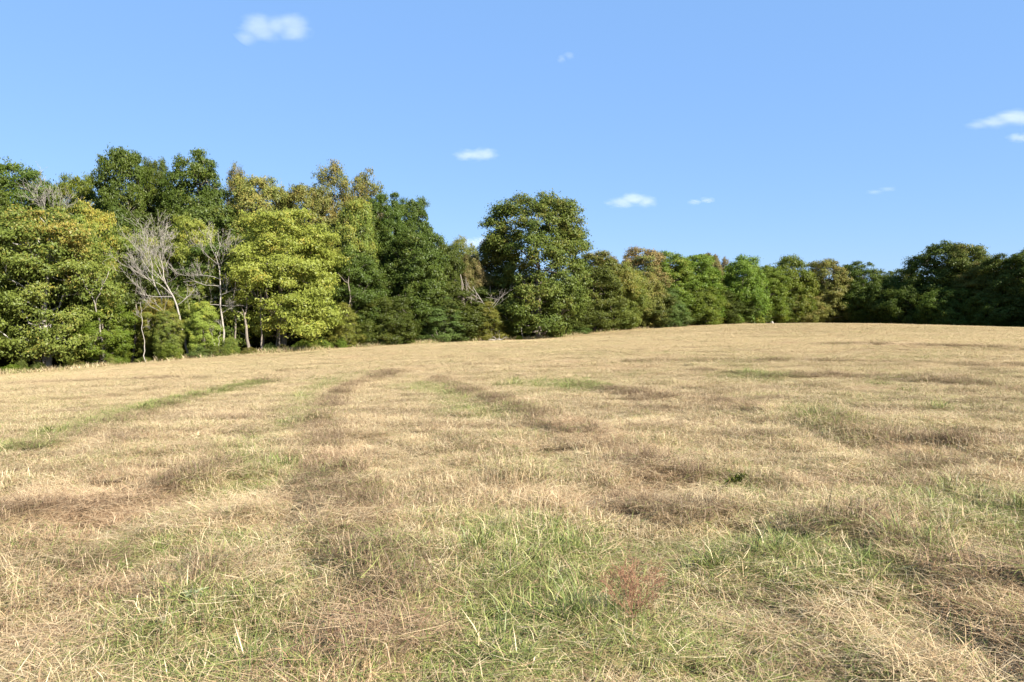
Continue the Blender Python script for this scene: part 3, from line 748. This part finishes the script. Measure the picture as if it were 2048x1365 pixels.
GT = 'trees of the wood round the field'
TREES = [
 # name, label, kind, variant, leaves, px, top, half width, metres behind the edge
 # -- tall back row, west part
 ('oak_tree', 'tall dark green oak at the far end of the wood, beside a dead grey top', 'tall', 0, 'dark', 30, 326, 88, 20),
 ('broadleaf_tree', 'mid green tree peeping out low between two tall dark oaks', 'tall', 1, 'mid', 160, 352, 48, 22),
 ('oak_tree', 'tallest dark green oak of the wood, its broad crown above an orange tinged tree', 'tall', 2, 'dark', 256, 296, 64, 18),
 ('oak_tree', 'narrow dark green oak top squeezed between the two tallest oaks', 'tall', 1, 'dark', 312, 320, 36, 21),
 ('oak_tree', 'tall dark green oak with round top beside a thin brown leaved crown', 'tall', 0, 'dark', 392, 303, 70, 17),
 ('sparse_tree', 'thin brown leaved top against the sky beside a round dark oak', 'airy', 0, 'brown', 474, 334, 34, 20),
 ('broadleaf_tree', 'olive gold tree rising behind the big yellow green tree', 'tall', 1, 'olive', 512, 354, 64, 14),
 ('broadleaf_tree', 'small brown tinged tree top in the dip of the skyline', 'airy', 1, 'brown', 566, 372, 34, 20),
 ('broadleaf_tree', 'olive brown tree behind the crown of the big yellow green tree', 'tall', 2, 'olive', 618, 368, 56, 14),
 ('poplar_tree', 'tall airy pale green tree with several pointed tops on the skyline', 'airy', 0, 'pale', 668, 328, 56, 16),
 ('poplar_tree', 'airy pale green tree with open top beside the dark crowns', 'airy', 1, 'pale', 735, 332, 52, 17),
 ('broadleaf_tree', 'yellow green tree between the pale airy tops and the dark crowns', 'round', 0, 'limeg', 714, 408, 50, 9),
 ('oak_tree', 'dark green tree showing its forked trunk above the dark front crowns', 'tall', 0, 'dark', 776, 384, 46, 10),
 ('oak_tree', 'small dark green crown where the wood steps down to the lone oak', 'tall', 1, 'deep', 826, 398, 42, 11),
 # -- front row
 ('maple_tree', 'big golden green maple with pale trunk at the field edge', 'maple', 0, 'gold', 84, 412, 122, 2.6),
 ('maple_tree', 'orange tinged maple crown beside the big golden maple', 'maple', 1, 'turn', 190, 415, 60, 6),
 ('low_tree', 'low round green tree between the golden maple and the dead saplings', 'round', 1, 'mid', 205, 592, 58, 1.6),
 ('broadleaf_tree', 'mid green tree behind the first bare grey tree', 'maple', 2, 'limeg', 275, 460, 66, 7),
 ('broadleaf_tree', 'yellowing tree between the two bare grey trees', 'maple', 3, 'lime', 385, 430, 62, 7),
 ('low_tree', 'low yellow green tree behind the stems of the bare trees', 'round', 2, 'limeg', 398, 560, 46, 4),
 ('low_tree', 'low green tree with turning leaves under the first bare tree', 'round', 3, 'turn', 315, 600, 46, 3.5),
 ('low_tree', 'low yellow leaved sapling hiding the foot of the leaning bare tree', 'round', 0, 'lime', 408, 608, 34, 0.7),
 ('low_tree', 'small green tree with yellow tips around the fanned bare stems', 'maple', 2, 'limeg', 338, 622, 30, 0.9),
 ('maple_tree', 'big bright yellow green tree in the front row of the wood', 'maple', 1, 'lime', 562, 424, 112, 3.0),
 ('maple_tree', 'yellow green side crown joined to the big bright tree', 'maple', 0, 'lime', 648, 462, 52, 6),
 ('broadleaf_tree', 'yellowish green tree in front of the bare stems', 'round', 4, 'lime', 478, 476, 44, 6.5),
 ('cedar_tree', 'dense dark green tree next to the bright yellow green crown', 'round', 0, 'deep', 716, 512, 62, 3),
 ('cedar_tree', 'broad dark green tree with low crown beside the lone oak gap', 'round', 2, 'deep', 832, 462, 74, 4.5),
 ('cedar_tree', 'dark green shoulder of the wood stepping down towards the lone oak', 'round', 3, 'deep', 886, 490, 46, 5.5),
 ('cedar_tree', 'low dark juniper in front of the dense dark trees', 'round', 2, 'deep', 765, 592, 66, 0.8),
 ('cedar_tree', 'grey green juniper with drooping sprays at the field edge', 'cedar', 1, 'cedar', 882, 596, 50, 1.2),
 ('cedar_tree', 'small olive juniper under the bright yellow green crown', 'cedar', 2, 'cedarg', 690, 610, 32, 1.2),
 ('broadleaf_tree', 'light green tree in the gap behind the lone oak', 'airy', 0, 'limeg', 922, 476, 34, 16),
 ('broadleaf_tree', 'thin pale top beside a white cloud behind the oak', 'airy', 1, 'pale', 944, 484, 24, 20),
 ('broadleaf_tree', 'brown leaved tree with dead limbs beside the lone oak', 'round', 3, 'brown', 942, 515, 34, 5),
 ('broadleaf_tree', 'mid green tree filling the gap beside the lone oak', 'round', 1, 'mid', 915, 540, 34, 7),
 ('cedar_tree', 'small golden olive juniper at the foot of the dead limbs', 'cedar', 1, 'cedarg', 972, 606, 38, 0.6),
 ('oak_tree', 'big lone oak with broad round crown standing out from the wood', 'oak', 0, 'oak', 1078, 392, 105, 0.4),
 ('broadleaf_tree', 'dark olive tree tucked in behind the lone oak', 'round', 4, 'oak', 990, 470, 44, 5),
 # -- beyond the oak
 ('broadleaf_tree', 'green tree with brownish top next to the lone oak', 'round', 0, 'oak', 1190, 510, 62, 2),
 ('broadleaf_tree', 'bright mid green tree with low crown beyond the lone oak', 'round', 1, 'limeg', 1235, 530, 58, 2),
 ('broadleaf_tree', 'tree with rusty crown top in the low wood beyond the oak', 'round', 2, 'russet', 1216, 516, 42, 9),
 ('broadleaf_tree', 'broad tree with reddish brown top above the green wood', 'round', 4, 'russet', 1288, 500, 62, 9),
 ('broadleaf_tree', 'olive green tree in front of the reddish brown crown', 'round', 3, 'olive', 1282, 545, 54, 3),
 ('cedar_tree', 'blue green cedar at the field edge below the reddish crown', 'cedar', 2, 'cedar', 1330, 580, 46, 1.5),
 ('broadleaf_tree', 'deep green tree between the reddish crown and the brown top', 'round', 4, 'mid', 1342, 508, 54, 5),
 ('broadleaf_tree', 'green tree in front of the narrow brown top', 'round', 0, 'mid', 1392, 514, 56, 4),
 ('broadleaf_tree', 'narrow brown topped tree showing above its green neighbours', 'round', 1, 'brown', 1420, 504, 28, 9),
 ('broadleaf_tree', 'low bright green tree at the end of the lit wood', 'round', 2, 'mid', 1392, 574, 56, 1),
 ('sparse_tree', 'thin reddish top in the notch of the far skyline', 'airy', 0, 'russet', 1449, 516, 14, 12),
 ('broadleaf_tree', 'dark green tree with two rounded tops in the far wood', 'round', 1, 'mid', 1486, 518, 56, 3),
 ('broadleaf_tree', 'olive green tree beside the far double topped tree', 'round', 3, 'mid', 1532, 536, 46, 2.5),
 ('broadleaf_tree', 'round green tree standing highest in the far row', 'round', 0, 'mid', 1572, 516, 58, 3),
 ('low_tree', 'low bright olive tree reaching down to the field crest', 'round', 4, 'olive', 1604, 592, 46, 0.5),
 ('broadleaf_tree', 'pale topped olive tree before the shaded dark row', 'round', 2, 'olive', 1652, 520, 50, 2),
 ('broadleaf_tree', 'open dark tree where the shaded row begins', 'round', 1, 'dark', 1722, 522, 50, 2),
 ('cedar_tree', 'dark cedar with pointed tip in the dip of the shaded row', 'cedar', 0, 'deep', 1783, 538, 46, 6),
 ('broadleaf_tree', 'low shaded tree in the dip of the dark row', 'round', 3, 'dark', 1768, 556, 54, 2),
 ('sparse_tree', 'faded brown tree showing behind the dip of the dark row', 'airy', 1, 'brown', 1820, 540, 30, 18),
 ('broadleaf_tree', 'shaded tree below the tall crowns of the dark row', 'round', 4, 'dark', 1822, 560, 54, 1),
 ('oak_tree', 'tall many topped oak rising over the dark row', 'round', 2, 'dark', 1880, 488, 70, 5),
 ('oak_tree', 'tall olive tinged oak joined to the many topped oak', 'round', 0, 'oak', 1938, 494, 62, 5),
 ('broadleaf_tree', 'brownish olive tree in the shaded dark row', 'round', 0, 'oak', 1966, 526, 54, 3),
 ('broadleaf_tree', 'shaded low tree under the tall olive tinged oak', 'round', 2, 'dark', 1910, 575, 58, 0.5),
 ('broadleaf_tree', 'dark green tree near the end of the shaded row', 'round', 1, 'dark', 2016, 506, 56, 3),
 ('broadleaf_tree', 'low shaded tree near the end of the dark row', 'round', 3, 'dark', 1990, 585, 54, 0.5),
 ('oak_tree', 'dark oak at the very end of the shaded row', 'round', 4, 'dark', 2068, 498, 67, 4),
]
for name, label, kind, var, mat, px, top, hw, back in TREES:
    tree_at(name, label, kind, var, mat, px, top, hw, back, group=GT, bark=BARKP if 'pale trunk' in label else None,
            rz=0.6 if kind == 'oak' else None)
# the wood goes on beyond both ends of the view
for k, (px, top, hw, back) in enumerate([(2130, 492, 60, 2), (2215, 480, 64, 2), (2310, 470, 70, 1), (2420, 455, 80, 1), (2560, 430, 90, 0), (2720, 400, 100, 0),
                                          (-90, 330, 90, 14), (-70, 470, 80, 3), (-190, 430, 100, 5)]):
    tree_at('oak_tree', 'dark tree in the wood beyond the edge of the view', 'round' if k % 2 else 'tall', k, 'dark', px, top, hw, back, group='trees beyond the edges of the view')

# small shrubs at the foot of the wood
for label, var, mat, px, top, hw, back in [
    ('low green shrub between the dead pole and the leaning bare tree', 0, 'mid', 340, 686, 24, -.2),
    ('grey green shrub at the foot of the leaning bare tree', 1, 'cedar', 398, 694, 22, -.2),
    ('olive shrub at the foot of the straight bare tree', 2, 'oak', 432, 690, 22, -.3),
    ('small leafy shrub in the shade under the bright yellow tree', 0, 'olive', 500, 694, 16, .2),
    ('small green bush on the field edge beside the lone oak trunk', 1, 'mid', 1038, 672, 12, -.8),
    ('round bright green shrub at the far field edge', 2, 'mid', 1470, 624, 15, -1),
    ('low bright shrub between the far olive trees', 0, 'limeg', 1628, 638, 8, -1),
    ('low leafy shrub beside the lone oak', 1, 'cedar', 1155, 652, 26, .3),
    ('small golden weed bush beside the pale trunk', 2, 'turn', 140, 722, 12, .5),
    ('low green shrub under the golden maple', 0, 'mid', 20, 728, 20, .3),
    ('leafy shrub at the base of the brown stems', 1, 'limeg', 460, 672, 16, .6)]:
    tree_at('shrub', label, 'shrub', var, mat, px, top, hw, back, group='shrubs at the foot of the wood', cat='shrub')

for k in range(26):
    tree_at('bramble', 'low bramble tangle in the shade at the foot of the wood', 'shrub', k, TR.choice(['mid', 'oak', 'olive', 'cedar']), TR.choice([TR.uniform(-20, 290), TR.uniform(470, 690), TR.uniform(640, 960)]),
            0, TR.uniform(10, 20), TR.uniform(.2, 1.6), group='brambles at the foot of the wood', cat='shrub', fixed=TR.uniform(.5, 1.1))

# dark slim trunks standing in the shade below the crowns
for k in range(34):
    px = TR.choice([TR.uniform(0, 300), TR.uniform(440, 680), TR.uniform(640, 900), TR.uniform(900, 1010)])
    u = ray(px, 632)[0]; D = float(edge_depth(u)) + TR.uniform(.8, 5.5); x, y = u * D, D
    o = link(bpy.data.objects.new('slim_trunk', None)); z = Hs(x, y); o.location = (x, y, z)
    rg = np.random.default_rng(900 + k); h = TR.uniform(4, 7); r = TR.uniform(.05, .13)
    tp = wiggle(rg, (0, 0, -.2), (TR.uniform(-.6, .6), TR.uniform(-.4, .4), h), 7, .02)
    L = [tube(tp, np.linspace(r * 1.3, r * .35, 7), 7)]
    for q in range(5):
        a = tp[TR.randint(2, 5)]; L.append(tube(wiggle(rg, a, a + np.array([TR.uniform(-1, 1), TR.uniform(-1, 1), TR.uniform(.3, 1)]), 4, .06), [r * .4, r * .3, r * .2, .008], 5))
    o.data = None
    tag(o, 'slim trunk standing in the shade below the crowns', 'tree', 'slim trunks under the crowns')
    link(bpy.data.objects.new('trunk', tubes_mesh('slim_trunk', L, BARK)), o)

# the depth of the wood behind the rows one can tell apart: one mass
def build_wood():
    coll = bpy.data.collections.new('wood_mass')
    srcs = []
    for k in range(3):
        tm, cm = VAR['round'][k]
        V = []
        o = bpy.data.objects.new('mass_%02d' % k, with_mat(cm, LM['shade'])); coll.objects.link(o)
    rng = np.random.default_rng(77)
    P, S = [], []
    for px0, px1, tops, backs in ((-260, 900, None, (9, 14, 22, 30)), (880, 1460, None, (7, 12, 20, 28)), (1430, 2400, None, (6, 12, 20, 28))):
        for b in backs:
            px = px0
            while px < px1:
                u = ray(px, 632)[0]; D = float(edge_depth(u)) + b * .9 + rng.uniform(-2, 2); x, y = u * D, D
                tp = np.interp(px, [-260, 0, 450, 700, 760, 850, 900, 1000, 1150, 1250, 1450, 1690, 1800, 1900, 2400], [372, 382, 392, 420, 440, 490, 512, 532, 534, 526, 534, 540, 560, 526, 512]) + 6 + rng.uniform(0, 18)
                if b < 12: tp += (600 - tp) * .35
                h = EYE + ray(px, tp)[1] * D - float(H0(np.array([x]), np.array([y]))[0])
                P.append((x, y, Hs(x, y) - .8)); S.append((rng.uniform(.8, 1.1), rng.uniform(.8, 1.1), h / 13.0))
                px += 4.6 / D * F * rng.uniform(.8, 1.2)
    n = len(P)
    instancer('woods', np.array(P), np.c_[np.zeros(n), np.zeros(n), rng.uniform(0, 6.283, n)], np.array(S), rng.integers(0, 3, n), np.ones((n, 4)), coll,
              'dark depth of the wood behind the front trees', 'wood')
build_wood()

# ------------------------------------------------------------------ bare and dead trees
def grow(rng, L, p, d, length, r, depth, spread=.55, up=.18, segs=4, kids=(3, 5), minr=.006):
    pts = [np.array(p, float)]; d = np.array(d, float); d /= np.linalg.norm(d)
    for i in range(segs):
        d = d + rng.normal(0, .14, 3) + np.array([0, 0, up * .35]); d /= np.linalg.norm(d); pts.append(pts[-1] + d * length / segs)
    rr = np.linspace(r, max(r * .35, minr), segs + 1)
    L.append(tube(pts, rr, 6 if r > .04 else 4))
    if depth > 0:
        for k in range(rng.integers(*kids)):
            f = rng.uniform(.25, 1); i = min(int(f * segs), segs - 1); q = pts[i] + (pts[i + 1] - pts[i]) * (f * segs - i)
            nd = d + rng.normal(0, spread, 3); nd[2] += up
            grow(rng, L, q, nd, length * rng.uniform(.45, .75), max(rr[i] * .55, minr), depth - 1, spread, up, segs, kids, minr)

def bare_tree(name, label, base_px, back, spine, r0, seed, limbs, mat=DEAD, twig_depth=3, cat='tree', group='bare dead trees along the wood'):
    """spine: the stem's course as photo points; limbs: (height fraction, sideways, towards, up, length)"""
    u = ray(base_px, 632)[0]; D = float(edge_depth(u)) + back
    x, y = u * D, D; z = Hs(x, y)
    o = link(bpy.data.objects.new(name, None)); o.location = (x, y, z); tag(o, label, cat, group)
    rng = np.random.default_rng(seed)
    sp = [np.array([ray(a, b)[0] * D - x, c, EYE + ray(a, b)[1] * D - z]) for a, b, c in spine]
    sp[0][2] = -.2
    sp = np.array(sp); t = np.linspace(0, 1, len(sp)); tt = np.linspace(0, 1, 14)
    pts = np.c_[np.interp(tt, t, sp[:, 0]), np.interp(tt, t, sp[:, 1]), np.interp(tt, t, sp[:, 2])]
    pts[1:-1] += rng.normal(0, .04, (12, 3))
    rr = r0 * .5 * np.linspace(1.15, .3, 14)
    link(bpy.data.objects.new('trunk', tubes_mesh('dead_trunk', [tube(pts, rr, 8)], mat)), o)
    L = []
    for f, sx, sy, sz, ln in limbs:
        i = min(int(f * 13), 12); grow(rng, L, pts[i], (sx, sy, sz), ln, rr[i] * .6, twig_depth)
    link(bpy.data.objects.new('branches', tubes_mesh('dead_branches', L, mat)), o)
    return o
bare_tree('bare_tree', 'leaning bare grey tree with fan of fine branches before the wood', 378, 1.3,
          [(378, 719, 0), (369, 670, -.1), (352, 600, -.2), (332, 558, -.2), (322, 512, -.2)], .17, 11,
          [(1, .0, 0, 1, 2.0), (1, .4, -.1, 1, 1.8), (.9, -.4, 0, 1, 1.9), (.85, .5, .2, 1, 1.6), (.6, -.9, -.2, .9, 2.9), (.62, -.5, -.3, 1.0, 3.4), (.55, -1, -.3, .35, 2.6),
           (.45, -1, -.2, .25, 2.5), (.7, .8, -.2, .5, 1.6), (.5, .9, -.3, .3, 1.4), (.3, -.8, -.4, .0, 1.5), (.75, -.8, .1, .8, 2.2)])
bare_tree('bare_tree', 'bare grey tree fanned out low behind the leaning bare tree', 352, 2.2,
          [(352, 715, 0), (335, 640, 0), (318, 590, 0), (305, 556, 0), (302, 500, 0)], .15, 12,
          [(1, .1, 0, 1, 1.8), (1, -.4, 0, 1, 1.8), (.9, .5, 0, 1, 1.6), (.78, -.8, 0, .8, 2.6), (.7, -1, -.1, .45, 2.4), (.75, .5, -.2, 1, 2.2), (.62, -.7, -.3, .9, 2.6), (.85, -.6, .2, .9, 2.0)])
bare_tree('bare_tree', 'straight bare grey tree with pale trunk beside the bright yellow tree', 447, 1.2,
          [(447, 695, 0), (446, 660, 0), (440, 600, 0), (439, 545, 0), (431, 505, 0)], .16, 13,
          [(1, -.5, 0, .9, 1.6), (1, .4, 0, 1, 1.5), (.92, -.9, 0, .7, 1.8), (.85, .9, -.2, .6, 1.7), (.72, -1, -.2, .35, 2.2), (.62, -1, -.3, .1, 2.2), (.6, 1, -.2, .2, 1.5),
           (.5, .9, -.3, .0, 1.2), (.52, -1, -.2, -.25, 1.7), (.8, .5, -.2, .9, 1.5), (.4, .8, -.2, .2, 1.0)])
bare_tree('dead_pole', 'slim dead pole tree before the low round tree', 292, .1,
          [(292, 728, 0), (288, 690, 0), (284, 640, 0), (281, 605, 0)], .07, 14, [(.9, .6, 0, .6, .9), (.75, -.8, 0, .4, .8), (.6, .8, -.2, .2, .7)], twig_depth=2)
bare_tree('dead_snag', 'forked dead snag reaching out above the low round tree', 212, .9,
          [(212, 715, 0), (208, 650, -.6), (205, 615, -1.2), (222, 580, -1.4), (237, 545, -1.4)], .13, 15,
          [(.55, -.9, -.2, 1.5, 2.0), (.8, .5, -.1, .9, .8)], twig_depth=1)
bare_tree('dead_snag', 'pale crooked dead branch sticking out of the orange tinged maple', 200, 3.0,
          [(200, 700, 0), (196, 630, -1.5), (186, 575, -2.6), (172, 552, -2.8), (170, 540, -2.8)], .12, 16,
          [(.85, -1, 0, .2, .9), (.9, .6, 0, .8, .8)], twig_depth=1)
bare_tree('dead_snag', 'leaning dead limb tree with white branches beside the lone oak', 984, .6,
          [(984, 684, 0), (984, 650, -.2), (980, 622, -.4), (962, 600, -.6), (946, 574, -.6)], .14, 17,
          [(.62, -1, -.1, -.1, 2.2), (.7, -1, -.2, .1, 2.0), (.8, -1, -.1, .5, 1.8), (.5, .4, -.2, 1.2, 2.6), (.55, .9, -.2, .9, 1.6), (.9, -.9, 0, .3, 1.3)], twig_depth=2)
bare_tree('dead_snag', 'low dead bough arching out at the foot of the lone oak', 1050, -.6,
          [(1050, 676, 0), (1040, 655, -.2), (1022, 640, -.4), (1004, 641, -.5)], .07, 18, [(.6, -.3, 0, 1, 1.0), (.8, -.8, 0, .6, .7)], twig_depth=1)
bare_tree('bare_tree', 'bare grey top showing between golden maple and dark oaks', 105, 10,
          [(105, 700, 0), (104, 560, 0), (106, 470, 0), (102, 436, 0)], .07, 19,
          [(1, -.3, 0, 1, 2.0), (1, .5, 0, 1, 2.2), (.95, -.8, 0, .8, 2.0), (.9, .8, 0, .8, 2.2), (.85, .4, -.2, 1, 2.6), (.85, -.4, -.2, 1, 2.4)])
bare_tree('bare_sapling', 'thin pale sapling leaning in front of the straight bare tree', 434, -.1,
          [(434, 703, 0), (428, 685, 0), (423, 668, 0), (421, 650, 0)], .045, 20, [(.7, .4, 0, 1, .7), (.8, -.5, 0, 1, .7)], twig_depth=1)
bare_tree('bare_sapling', 'thin pale sapling upright beside the straight bare tree', 437, .2,
          [(437, 700, 0), (438, 680, 0), (441, 660, 0), (440, 640, 0)], .045, 21, [(.7, .4, 0, 1, .7), (.8, -.5, 0, 1, .7)], twig_depth=1)

def fallen(name, label, px, back, ln, rz, r, seed):
    u = ray(px, 632)[0]; D = float(edge_depth(u)) + back; x, y = u * D, D
    rng = np.random.default_rng(seed); L = []
    p = wiggle(rng, (-ln / 2, 0, r), (ln / 2, 0, r * 1.6), 8, .015)
    L.append(tube(p, np.linspace(r, r * .5, 8), 8))
    for k in range(5): grow(rng, L, p[rng.integers(2, 8)], (rng.normal(0, 1), rng.normal(0, .6), .5), ln * .3, r * .4, 1)
    o = link(bpy.data.objects.new(name, tubes_mesh(name, L, DEAD))); o.location = (x, y, Hs(x, y) + .05); o.rotation_euler = (0, 0, rz)
    tag(o, label, 'log')
fallen('fallen_log', 'pale fallen log on the field edge beside the lone oak', 985, -.9, 1.9, .15, .11, 5)

def boulder(px, label, back, sx, sz, seed, mat):
    u = ray(px, 632)[0]; D = float(edge_depth(u)) + back; x, y = u * D, D
    import bmesh
    bm = bmesh.new(); bmesh.ops.create_icosphere(bm, subdivisions=3, radius=1)
    for v in bm.verts:
        k = 1 + .18 * math.sin(3 * v.co.x + seed) + .14 * math.sin(4 * v.co.y - seed) + .1 * math.sin(6 * v.co.z + 2 * v.co.x)
        v.co = Vector((v.co.x * sx * k, v.co.y * sx * .8 * k, v.co.z * sz * k))
    me = bpy.data.meshes.new('boulder'); bm.to_mesh(me); bm.free(); me.materials.append(mat)
    o = link(bpy.data.objects.new('boulder', me)); o.location = (x, y, Hs(x, y) + sz * .5); tag(o, label, 'rock')
boulder(1544, 'small pale boulder in the dark gap under the far trees', -4, .30, .36, 1.0, DEAD)

# ------------------------------------------------------------------ weeds standing in the field
def field_weed(name, label, px, py, parts, cat='weed'):
    x, y = ground_hit(px, py)
    o = link(bpy.data.objects.new(name, None)); o.location = (x, y, Hs(x, y)); tag(o, label, cat)
    for pn, me in parts: link(bpy.data.objects.new(pn, me), o)
    return o
def wispy_weed():
    rng = np.random.default_rng(41); L = []
    for k in range(12):
        grow(rng, L, (rng.normal(0, .015), rng.normal(0, .015), 0), (rng.normal(0, .26), rng.normal(0, .26), 1), .19, .0029, 4, .38, .05, 3, (2, 5), .0008)
    m = bark_material('russet_stems', (.20, .095, .05), (.34, .19, .105), 40)
    V = tubes_mesh('wispy_stems', L, m)
    field_weed('wispy_weed', 'wispy rust red dried weed standing in the near grass', 1262, 1262, [('stems', V)])
wispy_weed()
def leafy_stem():
    rng = np.random.default_rng(42); L = []; lv = []
    tip = np.array([.24, .06, .20]); p = wiggle(rng, (-.12, 0, .02), tip, 8, .02); L.append(tube(p, np.linspace(.006, .003, 8), 6))
    P, Q, R = [], [], []
    n = 420; f = rng.uniform(0.05, 1, n); i = np.minimum((f * 7).astype(int), 6)
    base = p[i] + (p[i + 1] - p[i]) * (f * 7 - i)[:, None]
    d = rng.normal(0, 1, (n, 3)); d /= np.linalg.norm(d, axis=1)[:, None]; s = np.cross(d, rng.normal(0, 1, (n, 3))); s /= np.linalg.norm(s, axis=1)[:, None]
    l = rng.uniform(.025, .06, n)[:, None]
    V = np.stack([base, base + d * l * .5 + s * l * .13, base + d * l, base + d * l * .5 - s * l * .13], 1).reshape(-1, 3)
    me = quad_mesh('weed_leaves', V, np.arange(n * 4).reshape(-1, 4), np.repeat(rng.uniform(0, 1, (n, 3)), 4, 0), LM['oak'])
    field_weed('leafy_weed', 'dark green leafy weed bent over in the dry grass', 1440, 990, [('stem', tubes_mesh('weed_stem', L, BARK)), ('leaves', me)])
leafy_stem()
PALEL = leaf_material('leaf_silvery', (.24, .27, .15), (.34, .36, .21), None)
def rosette(label, px, py, n, l0, seed, upr=.35, w=.34):
    rng = np.random.default_rng(seed); V, Q = [], []; o = 0
    for k in range(n):
        a = 2.4 * k + rng.normal(0, .2); el = rng.uniform(.15, 1.0) * upr * 3; l = l0 * rng.uniform(.6, 1.1)
        t = np.linspace(0, 1, 6); hd = np.array([math.cos(a), math.sin(a)]); sd = np.array([-hd[1], hd[0]])
        zc = .02 + l * (np.sin(el) * t - .35 * t * t); rr = l * np.cos(el * .6) * t; ww = l * w * np.sin(np.pi * np.clip(t * .93 + .04, 0, 1)) * .5
        for i in range(6):
            c = hd * rr[i]
            for q, up in ((-1, .012), (0, 0), (1, .012)):
                V.append((c[0] + sd[0] * ww[i] * q, c[1] + sd[1] * ww[i] * q, zc[i] + up * abs(q)))
        for i in range(5):
            for q in (0, 1): b = o + i * 3 + q; Q.append((b, b + 1, b + 4, b + 3))
        o += 18
    V = np.array(V); me = quad_mesh('rosette', V, np.array(Q), np.full((len(V), 3), .5) + rng.uniform(-.3, .3, (len(V), 1)), PALEL, True)
    field_weed('rosette_weed', label, px, py, [('leaves', me)])
rosette('pale grey green broad leaved weed lying low in the near grass', 385, 1240, 9, .10, 51, .2)
rosette('silvery upright leaved weed beside green tufts in the near grass', 490, 1305, 11, .17, 52, .5, .24)
rosette('small bright leaved weed in the middle of the near grass', 915, 1150, 8, .07, 53, .4, .4)

# ------------------------------------------------------------------ clouds: thin drifting volumes far off
def cloud_material(name, dens, nscale, seed, puffs):
    m, nt, out = nodes_of(name)
    tc = N(nt, 'ShaderNodeTexCoord')
    mp = N(nt, 'ShaderNodeMapping'); mp.inputs['Location'].default_value = (seed, seed * .7, 0); nt.links.new(tc.outputs['Object'], mp.inputs[0])
    nz = N(nt, 'ShaderNodeTexNoise'); nz.inputs['Scale'].default_value = nscale; nz.inputs['Detail'].default_value = 4; nz.inputs['Roughness'].default_value = .6
    nt.links.new(mp.outputs[0], nz.inputs['Vector'])
    best = None
    for px, pz, r in puffs:
        sb = N(nt, 'ShaderNodeVectorMath', operation='SUBTRACT'); sb.inputs[1].default_value = (px, 0, pz); nt.links.new(tc.outputs['Object'], sb.inputs[0])
        ln = N(nt, 'ShaderNodeVectorMath', operation='LENGTH'); nt.links.new(sb.outputs[0], ln.inputs[0])
        v = math_(nt, 'SUBTRACT', 1.0, math_(nt, 'DIVIDE', ln.outputs['Value'], r))
        best = v if best is None else math_(nt, 'MAXIMUM', best, v)
    f = math_(nt, 'ADD', best, math_(nt, 'MULTIPLY', math_(nt, 'SUBTRACT', nz.outputs['Fac'], .48), 1.35))
    mr = N(nt, 'ShaderNodeMapRange', interpolation_type='SMOOTHSTEP'); mr.inputs[1].default_value = 0; mr.inputs[2].default_value = .9
    mr.inputs[3].default_value = 0; mr.inputs[4].default_value = dens
    nt.links.new(f, mr.inputs[0])
    v = N(nt, 'ShaderNodeVolumeScatter'); v.inputs['Color'].default_value = (1, .99, .98, 1); v.inputs['Anisotropy'].default_value = 0
    nt.links.new(mr.outputs[0], v.inputs['Density']); nt.links.new(v.outputs[0], out.inputs['Volume'])
    return m
def cloud(label, px, py, hw, hh, seed, dens=1.0, nscale=2.2, puffs=((-.35, -.1, .6), (.3, .0, .62), (0, -.15, .6))):
    import bmesh
    D = 2600.0; u, w = ray(px, py)
    bm = bmesh.new(); bmesh.ops.create_icosphere(bm, subdivisions=3, radius=1)
    me = bpy.data.meshes.new('cloud'); bm.to_mesh(me); bm.free()
    sx, sz = hw / F * D, hh / F * D
    me.materials.append(cloud_material('cloud_vapour', dens * .36 / sz, nscale, seed, puffs))
    o = link(bpy.data.objects.new('cloud', me)); o.location = (u * D, D, EYE + w * D); o.scale = (sx, min(sx, sz * 1.3), sz)
    tag(o, label, 'cloud', 'small clouds in the blue sky')
cloud('largest white cloud, two soft puffs high over the wood', 546, 56, 84, 46, 3.1, .9, 2.2, ((-.30, .10, .58), (.42, .08, .60), (.06, .10, .52), (-.2, -.25, .45), (.5, -.2, .45), (-.62, -.45, .36)))
cloud('tiny wisp of cloud alone high in the sky', 1131, 114, 26, 18, 7.4, .35, 2.2, ((-.3, -.25, .5), (.25, .15, .5)))
cloud('small flat white cloud above the step in the wood', 953, 308, 52, 22, 11.2)
cloud('small white puff of cloud beyond the lone oak', 1263, 402, 62, 26, 15.7, 1.1, 2.2, ((.1, .1, .6), (.45, -.1, .5), (-.3, -.15, .55), (-.7, -.2, .25)))
cloud('very small cloud beside the white puff over the far wood', 1403, 402, 34, 13, 19.3, .7, 2.2, ((.35, .1, .55), (-.4, -.2, .5)))
cloud('thin faint streak of cloud low over the dark row', 1762, 381, 42, 12, 23.8, .4, 2.2, ((.35, .2, .5), (-.3, -.3, .5)))
cloud('broad flat white cloud drawn out to a point', 2015, 240, 96, 28, 27.5, 1.0, 2.2, ((.2, .15, .65), (-.3, -.15, .5), (-.62, -.4, .34)))
cloud('small pink white cloud beneath the broad flat cloud', 2044, 274, 36, 16, 31.9, .7)
cloud('white cloud half hidden behind the treetops beside the oak', 948, 484, 52, 20, 35.3)
